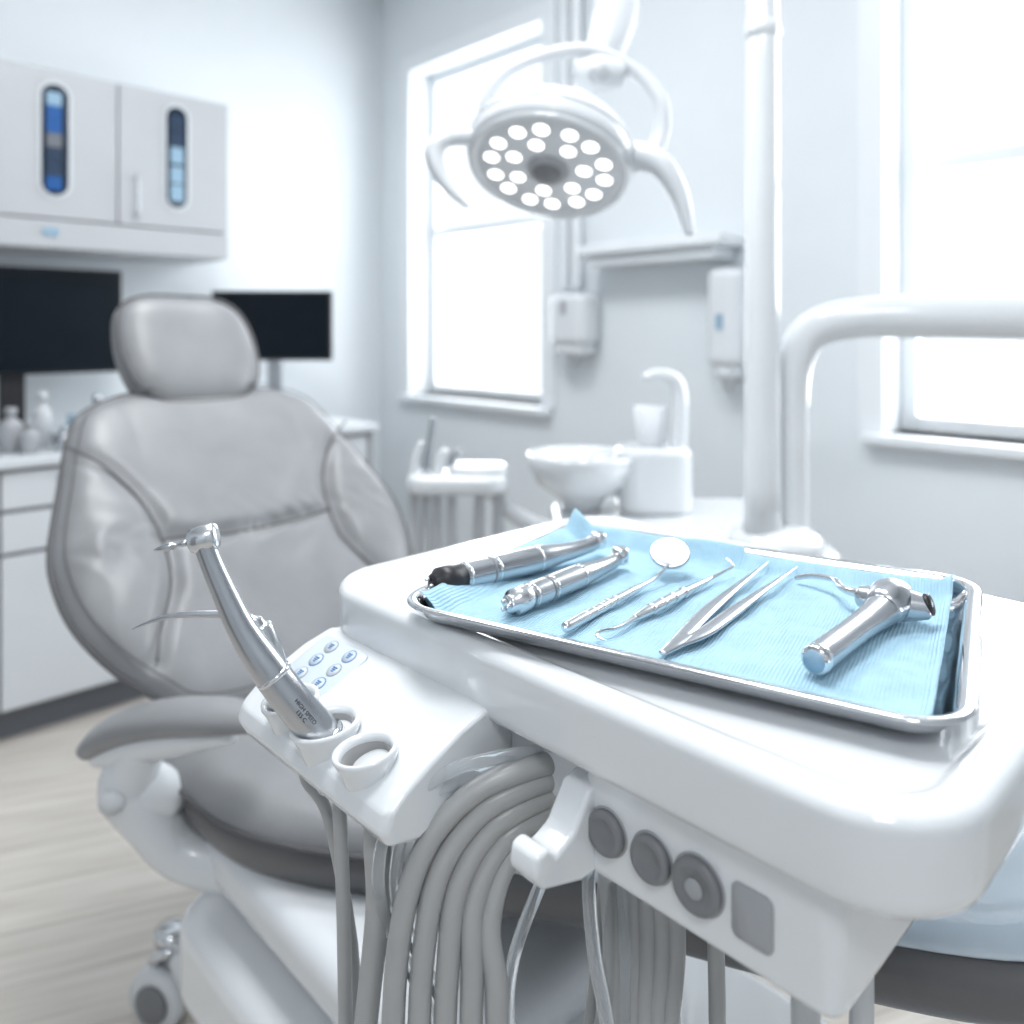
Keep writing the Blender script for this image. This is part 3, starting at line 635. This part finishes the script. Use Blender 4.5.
o = mk("sheet", V, F, M['napkin'], e)
sm = o.modifiers.new("thick", 'SOLIDIFY'); sm.thickness = .0006

def hp_on_tray(name, A, B, r0, dark):
    e = root(name, A)
    A = Vector(A); B = Vector(B); d = (B-A); L = d.length; d.normalize()
    f = lambda t, dz=0: A+d*L*t+Z*dz
    tube("body", [f(.12), f(.2), f(.35), f(.5), f(.62), f(.72), f(.82), f(.92, .001), f(.97, .003)], [r0*.95, r0, r0, r0*1.02, r0*.98, r0*.8, r0*.68, r0*.62, r0*.6], M['steel2'], e, seg=28)
    revolve("rear_coupling", f(0), d, [(r0*.55, 0), (r0*.7, .001), (r0*.72, .006), (r0*1.02, .007), (r0*1.04, .02), (r0*.98, .022), (r0*.98, L*.16)], M['dark'] if dark else M['steel'], e, seg=28)
    for j, t in enumerate((.17, .30, .33, .58)):
        revolve("ring_%d" % j, f(t), d, [(r0*.9, 0), (r0*1.05, .0005), (r0*1.05, .0022), (r0*.9, .0027)], M['steelp'] if j != 1 else M['knob'], e, seg=28)
    for j in range(3):
        a = 2*math.pi*j/3
        s = d.cross(Z).normalized()
        revolve("pin_%d" % j, f(0)+s*r0*.35*math.cos(a)+Z*r0*.35*math.sin(a), -d, [(.0018, -.001), (.0018, .005), (.0005, .006)], M['steel'], e, seg=10)
    hd = f(1.0, .002)
    revolve("head", hd-Z*.006, Z, [(.005, 0), (.0078, .001), (.0082, .003), (.0082, .014), (.0065, .016), (.001, .0165)], M['steelp'], e, seg=28)
hp_on_tray("electric_handpiece", (-.0697, .6965, 1.0785), (.0890, .826, 1.0785), .0125, True)
hp_on_tray("contra_angle_handpiece", (-.0032, .649, 1.0770), (.1050, .7757, 1.0770), .0105, False)

e = root("dental_mirror", (.10, .68, 1.07))
tube("handle", [(.0416, .617, 1.0705), (.060, .6406, 1.0710), (.085, .6725, 1.0715), (.110, .7045, 1.072)], [.0042, .0044, .0040, .0036], M['steel'], e)
for j in range(5):
    t = .25+.1*j
    p = Vector((.0416, .617, 1.0706)).lerp(Vector((.110, .7045, 1.072)), t)
    revolve("grip_%d" % j, p, (.0684, .0875, .0013), [(.0035, 0), (.0046, .0006), (.0046, .0026), (.0035, .0032)], M['steelp'], e, seg=16)
tube("neck", [(.110, .7045, 1.072), (.128, .727, 1.073), (.140, .742, 1.0765), (.146, .750, 1.080)], [.0030, .0018, .0014, .0014], M['steelp'], e)
mn = Vector((-.10, -.52, .85))
revolve("mirror_rim", (.151, .7644, 1.087), mn, [(.0165, -.003), (.0185, -.002), (.0190, 0), (.0185, .0015), (.0172, .0012)], M['steel2'], e, seg=40)
revolve("mirror_face", (.151, .7644, 1.087), mn, [(.0174, -.001), (.0174, .0008), (.0003, .0008)], M['mirror'], e, seg=40)

e = root("dental_explorer", (.13, .68, 1.07))
tube("handle", [(.0978, .636, 1.0708), (.115, .6562, 1.071), (.137, .682, 1.071), (.1754, .727, 1.0708)], [.0028, .0046, .0046, .0028], M['steel'], e)
for j in range(4):
    p = Vector((.0978, .636, 1.0708)).lerp(Vector((.1754, .727, 1.0708)), .2+.15*j)
    revolve("grip_%d" % j, p, (.0776, .091, 0), [(.0035, 0), (.0052, .0006), (.0052, .003), (.0035, .0036)], M['steelp'], e, seg=16)
tube("tip_front", [(.0978, .636, 1.0708), (.0865, .622, 1.0705), (.0763, .6107, 1.0715), (.066, .603, 1.0725), (.0635, .5965, 1.0712), (.070, .5925, 1.070)], [.0024, .0018, .0015, .0012, .001, .0004], M['steelp'], e)
tube("tip_back", [(.1754, .727, 1.0708), (.185, .738, 1.0715), (.196, .745, 1.074), (.208, .753, 1.078), (.203, .762, 1.083)], [.0024, .0018, .0014, .001, .0004], M['steelp'], e)

e = root("dental_tweezers", (.18, .67, 1.07))
tube("arm_1", [(.1144, .579, 1.0700), (.135, .612, 1.0702), (.165, .660, 1.071), (.205, .718, 1.072), (.2505, .783, 1.073)], [.0040, .0062, .0062, .0036, .0008], M['steel2'], e, sq=.45, seg=16)
tube("arm_2", [(.1144, .579, 1.0700), (.145, .606, 1.0702), (.180, .650, 1.071), (.222, .703, 1.072), (.273, .7664, 1.073)], [.0040, .0062, .0062, .0036, .0008], M['steel2'], e, sq=.45, seg=16)
tube("joined_end", [(.108, .571, 1.0695), (.118, .583, 1.070), (.130, .597, 1.070)], [.0035, .0058, .0068], M['steel2'], e, sq=.5)

e = root("air_water_syringe", (.26, .6, 1.075))
A = Vector((.2038, .538, 1.0775)); B = Vector((.3110, .650, 1.0800)); f = lambda t, dz=0: A.lerp(B, t)+Z*dz
tube("body", [f(.03), f(.15), f(.35), f(.6), f(.8), f(.95)], [.0098, .0100, .0098, .0104, .0125, .0145], M['steel2'], e, seg=28)
revolve("end_cap", f(0), (B-A), [(.006, -.002), (.0092, -.001), (.0102, .001), (.0102, .006), (.0098, .008)], M['steelp'], e, seg=28)
revolve("end_label", f(-.012), (A-B), [(.0075, -.001), (.0075, .0006), (.0005, .0008)], M['bluep'], e, seg=24)
tube("head", [f(.84, .002), f(.93, .003), f(1.03, .001)], [.0145, .0170, .0150], M['steel2'], e, seg=28)
tube("head_side", [f(.93)+Vector((-.018, .012, .002)), f(.95), f(.97)+Vector((.020, -.013, .0))], [.0085, .014, .0095], M['steel2'], e, seg=24)
revolve("button", f(.97)+Vector((.020, -.013, .002)), (.7, -.5, .3), [(.0085, 0), (.0085, .004), (.0065, .005), (.0005, .0055)], M['dark'], e, seg=24)
tube("nozzle", [f(.95)+Vector((-.016, .011, .003)), f(.95)+Vector((-.028, .026, .003)), (.283, .705, 1.080), (.272, .728, 1.076), (.262, .738, 1.071)], [.0045, .003, .0026, .0024, .0022], M['steelp'], e)

# ------------------------------------------------------------------ WORLD, CAMERA
w = D.worlds.new("World"); SC.world = w; w.use_nodes = True
bg = w.node_tree.nodes["Background"]; bg.inputs[0].default_value = (0.90, 0.95, 1.0, 1); bg.inputs[1].default_value = 1.3
cam = D.cameras.new("Camera"); co = D.objects.new("Camera", cam); SC.collection.objects.link(co); SC.camera = co
co.location = (0, 0, 1.3); co.rotation_euler = (math.radians(90), 0, 0)
cam.sensor_width = 36; cam.lens = 28.125; cam.shift_y = -0.178; cam.clip_start = .02
cam.dof.use_dof = True; cam.dof.focus_distance = .62; cam.dof.aperture_fstop = 3.3
SC.view_settings.view_transform = 'Standard'; SC.view_settings.look = 'None'
SC.view_settings.exposure = 0.10
